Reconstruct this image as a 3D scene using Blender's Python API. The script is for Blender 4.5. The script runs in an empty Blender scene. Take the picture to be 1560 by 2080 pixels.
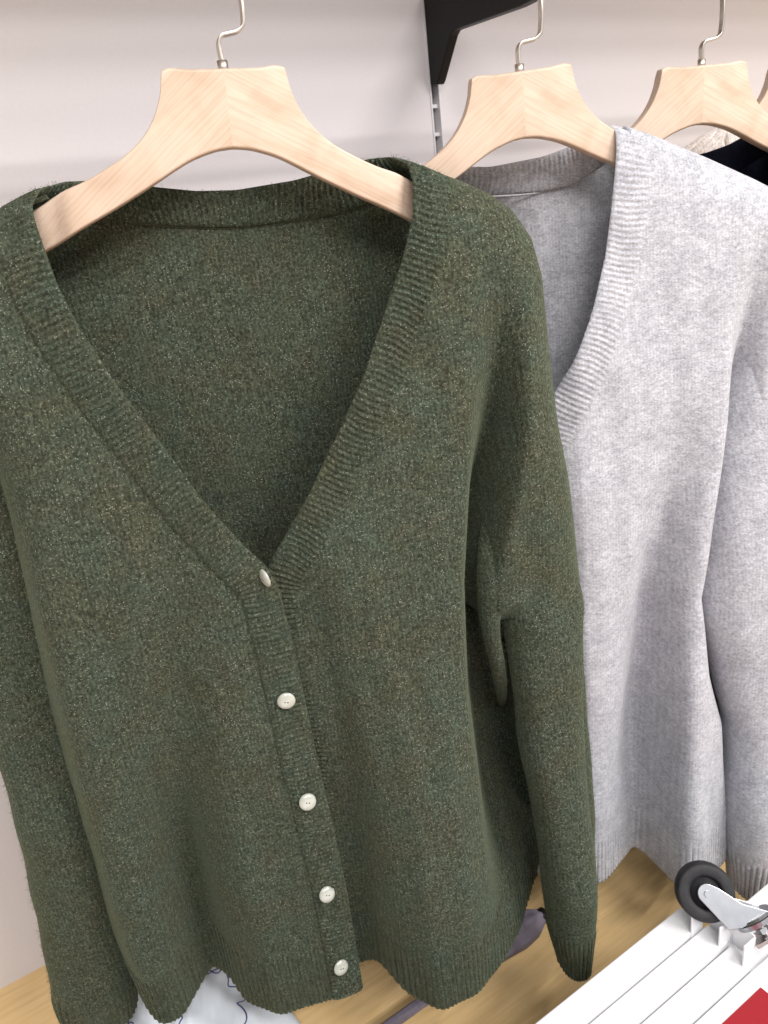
import bpy, math, random
import numpy as np
from mathutils import Matrix, Vector

rng = np.random.default_rng(11)
random.seed(5)
scn = bpy.context.scene
col = scn.collection

# ------------------------------------------------------------------ camera
PITCH, YAW, ROLL = math.radians(22), math.radians(30), math.radians(7)
fw = Vector((math.sin(YAW) * math.cos(PITCH), math.cos(YAW) * math.cos(PITCH), -math.sin(PITCH)))
rt = Vector((math.cos(YAW), -math.sin(YAW), 0))
up = rt.cross(fw)
cR = rt * math.cos(ROLL) - up * math.sin(ROLL)
cU = up * math.cos(ROLL) + rt * math.sin(ROLL)
cam = bpy.data.cameras.new('camera')
cam.sensor_fit = 'VERTICAL'
cam.sensor_height = 24.0
cam.lens = 24.0 * 1571 / 2080
cam.clip_start, cam.clip_end = 0.01, 50
cam.dof.use_dof = True
cam.dof.focus_distance = 0.62
cam.dof.aperture_fstop = 9.0
camo = bpy.data.objects.new('camera', cam)
camo.matrix_world = Matrix(((cR.x, cU.x, -fw.x, 0), (cR.y, cU.y, -fw.y, 0), (cR.z, cU.z, -fw.z, 0.83), (0, 0, 0, 1)))
col.objects.link(camo)
scn.camera = camo

# ------------------------------------------------------------------ light
w = bpy.data.worlds.new('World')
scn.world = w
w.use_nodes = True
w.node_tree.nodes['Background'].inputs['Color'].default_value = (0.93, 0.95, 1.0, 1)
w.node_tree.nodes['Background'].inputs['Strength'].default_value = 0.58

def ceiling_lamp(loc, size, power, colr, aim):
    l = bpy.data.lights.new('ceiling_lamp', 'AREA')
    l.shape = 'RECTANGLE'
    l.size, l.size_y = size
    l.energy = power
    l.color = colr
    o = bpy.data.objects.new('ceiling_lamp', l)
    o.location = loc
    d = Vector(aim) - Vector(loc)
    o.rotation_euler = d.to_track_quat('-Z', 'Y').to_euler()
    col.objects.link(o)

# rows of fluorescent tubes on the shop ceiling, parallel to the wall
for lx, ly, pw in ((1.25, -0.75, 18), (-0.40, -1.08, 17), (1.25, -1.40, 23), (-0.30, -1.72, 20), (1.10, -2.05, 26)):
    ceiling_lamp((lx, ly, 2.40), (1.2, 0.05), pw, (1.0, 0.965, 0.94), (lx * 0.55 + 0.2, 0.6, 0.35))
scn.view_settings.view_transform = 'Standard'
scn.view_settings.look = 'None'
scn.view_settings.exposure = 0.32
scn.view_settings.gamma = 1.0
scn.view_settings.use_curve_mapping = False
scn.cycles.max_bounces = 6

# ------------------------------------------------------------------ helpers
def link(o, parent=None, **props):
    col.objects.link(o)
    if parent is not None:
        o.parent = parent
    for k, v in props.items():
        o[k] = v
    return o

def thing(name, label, cat, loc=(0, 0, 0), rotz=0.0, group=None):
    o = bpy.data.objects.new(name, None)
    o.empty_display_size = 0.05
    o.location = loc
    o.rotation_euler = (0, 0, rotz)
    link(o)
    o['label'] = label
    o['category'] = cat
    if group:
        o['group'] = group
    return o

def mesh_obj(name, V, F, mat, parent=None, smooth=True):
    m = bpy.data.meshes.new(name)
    V = np.asarray(V, dtype=np.float32)
    F = np.asarray(F, dtype=np.int32) if not isinstance(F, list) else F
    if isinstance(F, list):
        m.from_pydata([tuple(map(float, v)) for v in V], [], F)
    else:
        k = F.shape[1]
        m.vertices.add(len(V))
        m.vertices.foreach_set('co', V.ravel())
        m.loops.add(F.size)
        m.loops.foreach_set('vertex_index', F.ravel())
        m.polygons.add(len(F))
        m.polygons.foreach_set('loop_start', np.arange(0, F.size, k, dtype=np.int32))
        m.polygons.foreach_set('loop_total', np.full(len(F), k, dtype=np.int32))
        m.update(calc_edges=True)
    m.validate()
    if smooth:
        m.polygons.foreach_set('use_smooth', np.ones(len(m.polygons), dtype=bool))
    m.materials.append(mat)
    o = bpy.data.objects.new(name, m)
    link(o, parent)
    return o

def grid_faces(nr, nc, wrap=False, flip=False):
    i = np.arange(nr - 1)[:, None]
    jn = nc if wrap else nc - 1
    j = np.arange(jn)[None, :]
    j2 = (j + 1) % nc
    a = i * nc + j
    b = i * nc + j2
    c = (i + 1) * nc + j2
    d = (i + 1) * nc + j
    q = np.stack([a, b, c, d], -1).reshape(-1, 4)
    return q[:, ::-1].copy() if flip else q

def box(x0, x1, y0, y1, z0, z1):
    V = [(x, y, z) for x in (x0, x1) for y in (y0, y1) for z in (z0, z1)]
    F = [[0, 1, 3, 2], [4, 6, 7, 5], [0, 4, 5, 1], [2, 3, 7, 6], [0, 2, 6, 4], [1, 5, 7, 3]]
    return V, F

def bevel(o, wd=0.002, seg=2):
    b = o.modifiers.new('bevel', 'BEVEL')
    b.width = wd
    b.segments = seg
    b.limit_method = 'ANGLE'
    return o

def sweep(path, prof, close_ends=True, ref=(0, 0, 1)):
    """path Nx3, prof list of (a,b) offsets; closed profile swept along path"""
    P = np.asarray(path, float)
    T = np.gradient(P, axis=0)
    T /= np.linalg.norm(T, axis=1)[:, None]
    ref = np.asarray(ref, float)
    A = np.cross(T, ref)
    A /= np.maximum(np.linalg.norm(A, axis=1), 1e-9)[:, None]
    B = np.cross(A, T)
    pr = np.asarray(prof, float)
    if pr.ndim == 2:
        pr = np.repeat(pr[None], len(P), 0)
    V = P[:, None, :] + A[:, None, :] * pr[..., 0:1] + B[:, None, :] * pr[..., 1:2]
    nc = pr.shape[1]
    F = grid_faces(len(P), nc, wrap=True).tolist()
    if close_ends:
        F.append(list(range(nc))[::-1])
        F.append([(len(P) - 1) * nc + k for k in range(nc)])
    return V.reshape(-1, 3), F

def circle(r, n=10, ry=None):
    ry = r if ry is None else ry
    return [(r * math.cos(2 * math.pi * k / n), ry * math.sin(2 * math.pi * k / n)) for k in range(n)]

def smooth_path(pts, n):
    P = np.asarray(pts, float)
    d = np.r_[0, np.cumsum(np.linalg.norm(np.diff(P, axis=0), axis=1))]
    t = np.linspace(0, d[-1], n)
    m = np.gradient(P, d, axis=0)
    k = np.clip(np.searchsorted(d, t, side='right') - 1, 0, len(d) - 2)
    h = (d[k + 1] - d[k])[:, None]
    s = ((t - d[k]) / (d[k + 1] - d[k]))[:, None]
    return ((2 * s**3 - 3 * s**2 + 1) * P[k] + (s**3 - 2 * s**2 + s) * h * m[k]
            + (-2 * s**3 + 3 * s**2) * P[k + 1] + (s**3 - s**2) * h * m[k + 1])

def S(x):
    x = np.clip(x, 0, 1)
    return x * x * (3 - 2 * x)

def sm(a, b, x):
    return S((np.asarray(x, float) - a) / (b - a))

# ------------------------------------------------------------------ materials
class NT:
    def __init__(self, name):
        self.m = bpy.data.materials.new(name)
        self.m.use_nodes = True
        self.t = self.m.node_tree
        self.b = self.t.nodes['Principled BSDF']
    def n(self, typ, **kw):
        nd = self.t.nodes.new(typ)
        for k, v in kw.items():
            if k.startswith('i_'):
                nd.inputs[k[2:].replace('_', ' ')].default_value = v
            else:
                setattr(nd, k, v)
        return nd
    def l(self, a, b):
        self.t.links.new(a, b)
    def coord(self, scale=(1, 1, 1), rot=(0, 0, 0)):
        c = self.n('ShaderNodeTexCoord')
        mp = self.n('ShaderNodeMapping')
        mp.inputs['Scale'].default_value = scale
        src = c.outputs['Object']
        if any(rot):
            m0 = self.n('ShaderNodeMapping')
            m0.inputs['Rotation'].default_value = rot
            self.l(src, m0.inputs['Vector'])
            src = m0.outputs['Vector']
        self.l(src, mp.inputs['Vector'])
        return mp.outputs['Vector']
    def noise(self, vec, scale, detail=2, rough=0.5, dist=0.0):
        nd = self.n('ShaderNodeTexNoise')
        nd.inputs['Scale'].default_value = scale
        nd.inputs['Detail'].default_value = detail
        nd.inputs['Roughness'].default_value = rough
        nd.inputs['Distortion'].default_value = dist
        self.l(vec, nd.inputs['Vector'])
        return nd.outputs['Fac']
    def ramp(self, fac, stops):
        r = self.n('ShaderNodeValToRGB')
        e = r.color_ramp.elements
        while len(e) < len(stops):
            e.new(0.5)
        for k, (p, c) in enumerate(stops):
            e[k].position = p
            e[k].color = (*c, 1) if len(c) == 3 else c
        self.l(fac, r.inputs['Fac'])
        return r.outputs['Color']
    def mix(self, a, b, fac, blend='MIX'):
        x = self.n('ShaderNodeMix', data_type='RGBA', blend_type=blend)
        for i, v in ((6, a), (7, b), (0, fac)):
            if hasattr(v, 'is_linked'):
                self.l(v, x.inputs[i])
            elif i == 0:
                x.inputs[0].default_value = v
            else:
                x.inputs[i].default_value = (*v, 1)
        return x.outputs[2]
    def bump(self, h, strength, dist):
        b = self.n('ShaderNodeBump')
        b.inputs['Strength'].default_value = strength
        b.inputs['Distance'].default_value = dist
        self.l(h, b.inputs['Height'])
        self.l(b.outputs['Normal'], self.b.inputs['Normal'])
    def set(self, **kw):
        for k, v in kw.items():
            s = self.b.inputs[k.replace('_', ' ')]
            if hasattr(v, 'is_linked'):
                self.l(v, s)
            else:
                s.default_value = (*v, 1) if isinstance(v, tuple) and len(v) == 3 else v
        return self.m

def g3(c, k):
    return tuple(min(1.0, x * k) for x in c)

def knit_mat(name, tones, fine=(0.55, 1.5), sparkle=None, sheen=0.3, patch=26, stretch=1.0, bump=0.5, wale=0.0032, wk=0.91):
    """tones: three colours mixed in patches; fine: dark / light factor of the single fibres"""
    t = NT(name)
    v = t.coord()
    vs = t.coord((1, 1, stretch))
    a = t.noise(v, patch, 3, 0.6)
    base = t.ramp(a, [(0.36, tones[0]), (0.5, tones[1]), (0.64, tones[2])])
    f = t.noise(vs, 420, 3, 0.75)
    k = t.ramp(f, [(0.36, (fine[0],) * 3), (0.5, (1, 1, 1)), (0.66, (fine[1],) * 3)])
    c = t.mix(base, k, 1.0, 'MULTIPLY')
    f2 = t.noise(vs, 170, 2, 0.6)
    k2 = t.ramp(f2, [(0.38, (0.88,) * 3), (0.62, (1.12,) * 3)])
    c = t.mix(c, k2, 1.0, 'MULTIPLY')
    # faint columns of stitches
    wv = t.n('ShaderNodeTexWave', wave_type='BANDS', bands_direction='X')
    wv.inputs['Scale'].default_value = 2 * math.pi / (20 * wale)
    wv.inputs['Distortion'].default_value = 2.2
    wv.inputs['Detail'].default_value = 2
    wv.inputs['Detail Scale'].default_value = 1.5
    t.l(v, wv.inputs['Vector'])
    kw = t.ramp(wv.outputs['Fac'], [(0.1, (wk,) * 3), (0.8, (1 + (1 - wk) * 0.6,) * 3)])
    c = t.mix(c, kw, 1.0, 'MULTIPLY')
    if sparkle:
        vo = t.n('ShaderNodeTexVoronoi')
        vo.inputs['Scale'].default_value = sparkle[0]
        t.l(v, vo.inputs['Vector'])
        sep = t.n('ShaderNodeSeparateColor')
        t.l(vo.outputs['Color'], sep.inputs['Color'])
        m1 = t.n('ShaderNodeMath', operation='GREATER_THAN')
        m1.inputs[1].default_value = 1 - sparkle[1]
        t.l(sep.outputs['Red'], m1.inputs[0])
        m2 = t.n('ShaderNodeMath', operation='LESS_THAN')
        m2.inputs[1].default_value = 0.42
        t.l(vo.outputs['Distance'], m2.inputs[0])
        m3 = t.n('ShaderNodeMath', operation='MULTIPLY')
        t.l(m1.outputs[0], m3.inputs[0])
        t.l(m2.outputs[0], m3.inputs[1])
        m4 = t.n('ShaderNodeMath', operation='MULTIPLY')
        t.l(m3.outputs[0], m4.inputs[0])
        t.l(sep.outputs['Green'], m4.inputs[1])
        c = t.mix(c, sparkle[2], m4.outputs[0])
    t.bump(t.noise(vs, 520, 2, 0.7), bump, 0.0012)
    return t.set(Base_Color=c, Roughness=0.95, Sheen_Weight=sheen, Sheen_Roughness=0.5,
                 Sheen_Tint=g3(tones[1], 4.0), Specular_IOR_Level=0.15)

GREEN = [(0.047, 0.050, 0.032), (0.045, 0.053, 0.035), (0.042, 0.054, 0.038)]
M_green = knit_mat('green_knit', GREEN, (0.45, 1.7), (950, 0.17, (0.24, 0.245, 0.205)), sheen=0.55, wk=0.86)
M_greenf = knit_mat('green_fuzz', [g3(c, 1.25) for c in GREEN], (0.6, 1.5), None)
GREY = [(0.375, 0.378, 0.412), (0.41, 0.413, 0.447), (0.445, 0.448, 0.482)]
M_grey = knit_mat('grey_knit', GREY, (0.74, 1.22), None, 0.25, 45, 1.7, wale=0.0030, wk=0.95)
M_greyf = knit_mat('grey_fuzz', [g3(c, 1.1) for c in GREY], (0.8, 1.2), None, 0.2, 30)
NAVY = [(0.006, 0.007, 0.016)] * 3
M_navy = knit_mat('navy_knit', NAVY, (0.6, 1.4), None, 0.1)
BEIGE = [(0.5, 0.44, 0.4), (0.55, 0.49, 0.45), (0.6, 0.54, 0.5)]
M_beige = knit_mat('beige_knit', BEIGE, (0.8, 1.15), None, 0.2)

def wood_mat(name, rot, c0, c1, c2):
    t = NT(name)
    v = t.coord((6, 40, 75), (0, rot, 0))
    n1 = t.noise(v, 1.0, 5, 0.62, 0.6)
    c = t.ramp(n1, [(0.30, c0), (0.5, c1), (0.7, c2)])
    v2 = t.coord((20, 300, 650), (0, rot, 0))
    n2 = t.noise(v2, 1.0, 2, 0.6)
    k = t.ramp(n2, [(0.36, (0.88, 0.85, 0.82)), (0.55, (1, 1, 1))])
    c = t.mix(c, k, 0.8, 'MULTIPLY')
    v3 = t.coord((14, 14, 14), (0, rot, 0))
    n3 = t.noise(v3, 1.0, 2, 0.5, 1.5)
    k3 = t.ramp(n3, [(0.38, (0.90, 0.86, 0.82)), (0.6, (1.04, 1.03, 1.02))])
    c = t.mix(c, k3, 1.0, 'MULTIPLY')
    t.bump(n2, 0.08, 0.0005)
    return t.set(Base_Color=c, Roughness=0.5, Specular_IOR_Level=0.35)

W0, W1, W2 = (0.535, 0.405, 0.31), (0.58, 0.45, 0.355), (0.615, 0.49, 0.395)
M_woodL = wood_mat('pale_wood_grain_rising', math.radians(36), W0, W1, W2)
M_woodR = wood_mat('pale_wood_grain_falling', math.radians(-30), W0, (0.61, 0.48, 0.385), W2)

def plain(name, c, rough=0.5, metal=0.0, spec=0.5, nscale=None, namt=0.1, bump=0.0):
    t = NT(name)
    cc = c
    if nscale:
        v = t.coord()
        f = t.noise(v, nscale, 4, 0.6)
        cc = t.ramp(f, [(0.3, g3(c, 1 - namt)), (0.7, g3(c, 1 + namt))])
        if bump:
            t.bump(f, bump, 0.001)
    return t.set(Base_Color=cc, Roughness=rough, Metallic=metal, Specular_IOR_Level=spec)

M_wall = plain('white_laminate', (0.665, 0.625, 0.63), 0.55, 0, 0.4, 260, 0.02, 0.05)
M_steel = plain('brushed_nickel', (0.62, 0.56, 0.49), 0.32, 1.0, 0.5, 400, 0.06)
M_zinc = plain('zinc_plate', (0.44, 0.45, 0.47), 0.34, 1.0, 0.5, 90, 0.08)
M_bronze = plain('tarnished_zinc', (0.42, 0.36, 0.33), 0.35, 1.0, 0.5, 120, 0.15)
M_black = plain('black_powder_coat', (0.006, 0.0055, 0.0055), 0.5, 0, 0.3, 900, 0.2, 0.1)
M_rail = plain('grey_rail', (0.30, 0.29, 0.30), 0.5, 0.2, 0.5, 200, 0.1)
M_railwhite = plain('white_rail', (0.68, 0.66, 0.67), 0.5, 0, 0.5, 200, 0.05)
M_rubber = plain('black_rubber', (0.02, 0.02, 0.022), 0.6, 0, 0.35, 150, 0.3, 0.1)
M_board = plain('white_aluminium', (0.80, 0.80, 0.81), 0.35, 0, 0.5, 60, 0.02)
M_red = plain('red_print', (0.32, 0.010, 0.018), 0.4, 0, 0.5, 80, 0.04)
M_ink = plain('blue_ink', (0.06, 0.06, 0.20), 0.6)
M_umb = plain('dusky_purple_cloth', (0.17, 0.15, 0.19), 0.7, 0, 0.3, 60, 0.25, 0.2)
M_bag = plain('pale_blue_cloth', (0.68, 0.73, 0.78), 0.6, 0, 0.3, 30, 0.06)
t = NT('pearl_button')
M_pearl = t.set(Base_Color=t.ramp(t.noise(t.coord(), 90, 2), [(0.35, (0.36, 0.37, 0.31)), (0.65, (0.50, 0.51, 0.45))]),
                Roughness=0.16, Specular_IOR_Level=0.6, Coat_Weight=0.4, Coat_Roughness=0.08)
M_thread = plain('dark_thread', (0.03, 0.028, 0.02), 0.9)

t = NT('tan_wood_floor')
v = t.coord((3, 40, 1))
n1 = t.noise(v, 4.0, 5, 0.65, 0.3)
c = t.ramp(n1, [(0.3, (0.66, 0.45, 0.205)), (0.5, (0.73, 0.515, 0.25)), (0.7, (0.78, 0.56, 0.29))])
n2 = t.noise(t.coord((1, 1, 1)), 9.0, 2)
c = t.mix(c, t.ramp(n2, [(0.35, (0.93, 0.92, 0.9)), (0.65, (1.03, 1.03, 1.03))]), 1.0, 'MULTIPLY')
M_floor = t.set(Base_Color=c, Roughness=0.5, Specular_IOR_Level=0.4)

# ------------------------------------------------------------------ setting
FLOOR = mesh_obj('floor', [(-2.5, -2.0, 0), (3.5, -2.0, 0), (3.5, 0.85, 0), (-2.5, 0.85, 0)], [[0, 1, 2, 3]], M_floor, None, False)
FLOOR['kind'] = 'structure'
V, F = box(-2.5, 0.6255, 0.85, 0.87, 0.0, 2.4)
wl = mesh_obj('wall', V, F, M_wall, None, False); wl['kind'] = 'structure'
V, F = box(0.6385, 3.5, 0.85, 0.87, 0.0, 2.4)
wr = mesh_obj('wall_right', V, F, M_wall, None, False); wr['kind'] = 'structure'

# slotted upright let into the joint between the two wall panels
ur = thing('slotted_upright', 'grey slotted metal upright in the wall joint under the black bracket', 'shelf upright', (0.632, 0.856, 0))
V, F = box(-0.0065, 0.0065, 0.004, 0.010, 0.0, 2.4)
mesh_obj('channel', V, F, M_rail, ur, False)
for s in (-1, 1):
    V, F = box(s * 0.0064 - 0.0009, s * 0.0064 + 0.0009, -0.0075, 0.004, 0.0, 2.4)
    mesh_obj('flange', V, F, M_railwhite, ur, False)
V, F = box(-0.0054, 0.0054, -0.003, 0.0038, -0.002, 0.002)
rung = None
for k in range(40):
    z = 0.30 + k * 0.031
    if rung is None:
        rung = mesh_obj('rung', V, F, M_railwhite, ur, False); o = rung
    else:
        o = rung.copy(); link(o, ur)
    o.location = (0, 0, z + 0.005)

# black cantilever bracket, profile in the plane square to the wall
br = thing('cantilever_bracket', 'black metal cantilever bracket fixed to the slotted upright', 'bracket', (0.632, 0.85, 0.95))
prof = [(0.002, -0.002), (0.002, 0.088), (-0.012, 0.094), (-0.30, 0.105), (-0.318, 0.100), (-0.318, 0.068), (-0.30, 0.052),
        (-0.16, 0.042), (-0.052, 0.044), (-0.046, 0.040), (-0.017, 0.000), (-0.013, -0.004)]
n = len(prof)
V = [(sx * 0.006, y, z) for sx in (-1, 1) for y, z in prof]
F = [list(range(n)), [n + k for k in range(n)][::-1]] + [[k, n + k, n + (k + 1) % n, (k + 1) % n] for k in range(n)]
bevel(mesh_obj('arm', V, F, M_black, br, False), 0.0012)
for k in range(2):
    V, F = box(-0.0022, 0.0022, -0.001, 0.012, 0.012 + 0.031 * k * 2, 0.024 + 0.031 * k * 2)
    mesh_obj('lug', V, F, M_black, br, False)
V, F = sweep([(-0.012, -0.30, 0.088), (0.012, -0.30, 0.088)], circle(0.0165, 20))
mesh_obj('rail_socket', V, F, M_black, br)

sh = thing('shade_shelf', 'unseen white shelf board added above the hanging rail to shade the wall', 'shelf', (0.5, 0.85, 1.26))  # out of view, added so its front edge throws shade bands on the wall
V, F = box(-2.6, 2.6, -0.45, -0.001, 0, 0.022)
bevel(mesh_obj('board', V, F, M_wall, sh, False), 0.001)
V, F = box(-2.6, 2.6, -0.453, -0.4505, -0.002, 0.024)
mesh_obj('edge_strip', V, F, M_railwhite, sh, False)
BAR_Y, BAR_Z = 0.55, 1.038
bar = thing('hanging_rail', 'round metal hanging rail carrying the four wooden hangers', 'clothes rail', (0.6, BAR_Y, BAR_Z))
V, F = sweep([(-1.9, 0, 0), (1.9, 0, 0)], circle(0.0125, 24))
mesh_obj('tube', V, F, M_zinc, bar)
for s in (-1, 1):
    V, F = sweep([(s * 1.9, 0, 0), (s * 1.91, 0, 0)], circle(0.014, 24))
    mesh_obj('end_cap', V, F, M_black, bar)

# ------------------------------------------------------------------ wooden hangers
TOP = [(0.0, 0.0), (0.022, 0.0), (0.0405, 0.0005), (0.0435, 0.012), (0.0485, 0.0245), (0.058, 0.038), (0.071, 0.049), (0.086, 0.0575),
       (0.102, 0.065), (0.119, 0.0712), (0.127, 0.0750), (0.15, 0.087), (0.172, 0.1), (0.188, 0.110)]
BOT = [(0.0, 0.049), (0.0105, 0.0500), (0.0205, 0.0525), (0.030, 0.0558), (0.040, 0.0606), (0.053, 0.0675), (0.069, 0.0758), (0.085, 0.0838),
       (0.1, 0.0908), (0.116, 0.0985), (0.126, 0.1035), (0.149, 0.1135), (0.170, 0.122), (0.184, 0.126)]

def hanger(P, ang, tilt, label, group, sc=1.0):
    a = math.radians(ang)
    h = thing('wooden_hanger', label, 'hanger', P, a, group)
    ct, st = math.cos(math.radians(tilt)), math.sin(math.radians(tilt))
    tp, bt = smooth_path([(x, 0, z) for x, z in TOP], 60), smooth_path([(x, 0, z) for x, z in BOT], 60)
    # keep the crisp upper corner of the block
    k = np.argmin(abs(tp[:, 0] - 0.0405) + abs(tp[:, 2]))
    tp[k] = (0.0408, 0, 0.0)
    for s, mat in ((-1, M_woodL), (1, M_woodR)):
        V = []
        for i in range(60):
            T_, B_ = tp[i], bt[i]
            back = -0.012 * float(sm(0.108, 0.19, T_[0])) - 0.004 * float(sm(0.113, 0.128, T_[0]))
            hw = 0.0068 - 0.0012 * float(sm(0.10, 0.19, T_[0]))
            d = (B_ - T_); L = np.linalg.norm(d); d = d / L
            ch = 0.0022
            for e, nn in ((0.0, -hw + ch), (0.0, hw - ch), (ch * 0.35, hw - ch * 0.35), (ch, hw), (L - ch, hw), (L - ch * 0.35, hw - ch * 0.35), (L, hw - ch), (L, -hw + ch), (L - ch, -hw), (ch, -hw)):
                q = T_ + d * e
                u_, v_, n_ = s * q[0] * sc, q[2] * sc, (nn + back) * sc
                V.append((u_ * ct - v_ * st, -n_, -(v_ * ct + u_ * st)))
        nc = 10
        F = grid_faces(60, nc, wrap=True).tolist() + [[59 * nc + j for j in range(nc)]]
        if s == 1:
            F = [f[::-1] for f in F]
        o = mesh_obj('hanger_half', V, F, mat, h)
        o.data.polygons.foreach_set('use_smooth', np.array([len(p.vertices) == 4 for p in o.data.polygons]))
        wn = o.modifiers.new('crisp', 'WEIGHTED_NORMAL'); wn.weight = 100
    V, F = sweep([(0, 0, -0.003), (0, 0, 0.0055)], circle(0.0036, 16), ref=(0, 1, 0))
    mesh_obj('ferrule', V, F, M_steel, h, True)
    # flat strip hook with its sideways jog, curling over the rail
    inv = Matrix.Rotation(-a, 3, 'Z')
    ub = 0.019
    wx = P[0] + ub * math.cos(a)
    L0 = inv @ Vector((wx - P[0], BAR_Y - P[1], BAR_Z - P[2]))
    pts = [(0.0, 0, 0.003), (-0.0005, 0, 0.010), (0.0, 0, 0.0168), (0.0018, 0, 0.0194), (0.0075, 0, 0.0206), (0.0140, 0, 0.0218), (0.0172, 0, 0.0242), (0.0186, 0, 0.031), (0.019, 0, 0.045),
           (0.019, (L0.y - 0.016) * 0.5, 0.07)]
    for k in range(11):
        th = math.pi * (1.0 - k / 8.0)
        pts.append((0.019, L0.y + 0.0148 * math.cos(th), L0.z + 0.0148 * math.sin(th) - 0.0003))
    pth = smooth_path(pts, 140)
    V, F = sweep(pth, [(-0.0011, -0.0027), (0.0011, -0.0027), (0.0011, 0.0027), (-0.0011, 0.0027)], ref=(0.25, -1, 0.12))
    o = mesh_obj('hook', V, F, M_steel, h, True)
    bevel(o, 0.0004, 2)
    return h

PG, AG = (0.24, 0.559, 0.922), -20.0
PY, AY = (0.475, 0.525, 0.909), -25.0
PN, AN = (0.711, 0.535, 0.910), -24.0
PB, AB = (0.911, 0.553, 0.912), -25.0
hanger(PG, AG, 3.3, 'pale wooden hanger inside the green cardigan, two-tone joint showing', 'wooden hangers on the rail')
hanger(PY, AY, -1.5, 'pale wooden hanger inside the light grey cardigan', 'wooden hangers on the rail', 0.98)
hanger(PN, AN, 1.0, 'pale wooden hanger holding the navy knit behind the grey cardigan', 'wooden hangers on the rail', 1.02)
hanger(PB, AB, 0.0, 'pale wooden hanger holding the beige ribbed knit', 'wooden hangers on the rail')

# ------------------------------------------------------------------ knitted cardigans
def seg_dist(pu, pv, poly):
    d = np.full(pu.shape, 9.0)
    for (a, b), (c_, e) in zip(poly[:-1], poly[1:]):
        dx, dy = c_ - a, e - b
        L = dx * dx + dy * dy + 1e-12
        s = np.clip(((pu - a) * dx + (pv - b) * dy) / L, 0, 1)
        d = np.minimum(d, np.hypot(pu - a - s * dx, pv - b - s * dy))
    return d

def ripple(u, v, seed):
    r = np.random.default_rng(seed)
    z = 0
    for amp, f in ((0.0022, 5), (0.0014, 11), (0.0004, 26)):
        for _ in range(3):
            a, ph = r.uniform(0, 6.28), r.uniform(0, 6.28)
            z = z + amp * 0.6 * np.sin(6.28 * f * (u * math.cos(a) * 1.25 + v * math.sin(a) * 0.55) + ph)
    return z

class Cardigan:
    def __init__(self, sp):
        self.sp = sp
        self.vh = sp['hem_v']
        o = {}
        for s in ('L', 'R'):
            o[s] = np.array(sp['outline' + s], float)
        self.out = o

    def edge_n(self, v):
        return np.interp(v, [0.05, 0.12, 0.3, 0.5, 0.83], [0.0, -0.003, -0.008, -0.012, -0.012])

    def front(self, u, v, s):
        sp = self.sp
        u = np.asarray(u, float); v = np.asarray(v, float)
        n0 = np.interp(v, *zip(*sp['n0']))
        wgt = sm(sp['fold_v'][0], sp['fold_v'][1], v) ** 1.15
        hu, hn = np.array(sp['hem' + s], float).T
        gu = np.linspace(hu[0] - 0.03, hu[-1] + 0.03, 400)
        gn = np.interp(gu, hu, hn)
        kw_ = int(0.022 / (gu[1] - gu[0])) | 1
        kh = np.hanning(kw_ + 2)[1:-1]; kh /= kh.sum()
        gn = np.convolve(np.pad(gn, kw_ // 2, mode='edge'), kh, 'valid')
        hem = np.interp(u, gu, gn)
        n = n0 + wgt * (hem - sp['n0'][-1][1])
        for (tab, wid, amp, v0, v1, v2, v3) in sp['folds' + s]:
            uc = np.interp(v, *zip(*tab))
            n = n + amp * np.exp(-((u - uc) / wid) ** 2) * sm(v0, v1, v) * (1 - sm(v2, v3, v))
        av = sp['arm_v' + s]
        ridge = np.interp(v, *zip(*sp['ridge' + s]))
        D = sp['drop' + s] * sm(0.12, 0.40, v) * (1 - sm(0.60, 0.80, v))
        q = (u - ridge) if s == 'R' else (ridge - u)
        Sr = S(q / 0.034)
        Sf = S((q - np.interp(v, *zip(*sp['flap' + s]))) / 0.022) * (1 - sm(av + 0.0, av + 0.004, v))
        n = n - D * (Sr - Sf)
        if s == 'R':
            n = n - 0.012 * sm(av - 0.026, av, v) ** 2 * (1 - sm(av, av + 0.004, v)) * (1 - S((q - 0.048) / 0.024)) * Sf
        if s == 'L':
            n = n + 0.003
        else:
            n = n - 0.005 * (1 - S((u - sp['centre'] - 0.01) / 0.05)) * sm(sp['vee'] - 0.12, sp['vee'], v)
        n = n + ripple(u, v, 3 if s == 'L' else 4) * sm(0.09, 0.2, v)
        ol = self.out[s]
        up_ = [tuple(p) for p in ol if p[1] <= av + 1e-6]
        d1 = seg_dist(u, v, up_)
        d2 = seg_dist(u, v, sp['side' + s])
        d = np.where(v <= av, d1, d2)
        R = np.interp(v, [0.05, 0.12, 0.25, 0.5], [0.026, 0.034, 0.04, 0.032])
        e = np.clip(d / R, 0, 1)
        rd = np.sqrt(np.clip(1 - (1 - e) ** 2, 0, 1))
        en = self.edge_n(v)
        n = en + (n - en) * rd
        return n

    def uout(self, v, s):
        av = self.sp['arm_v' + s]
        ol = self.out[s]
        sd = np.array(self.sp['side' + s], float)
        return np.where(v <= av, np.interp(v, ol[:, 1], ol[:, 0]), np.interp(v, sd[:, 1], sd[:, 0]))

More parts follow.
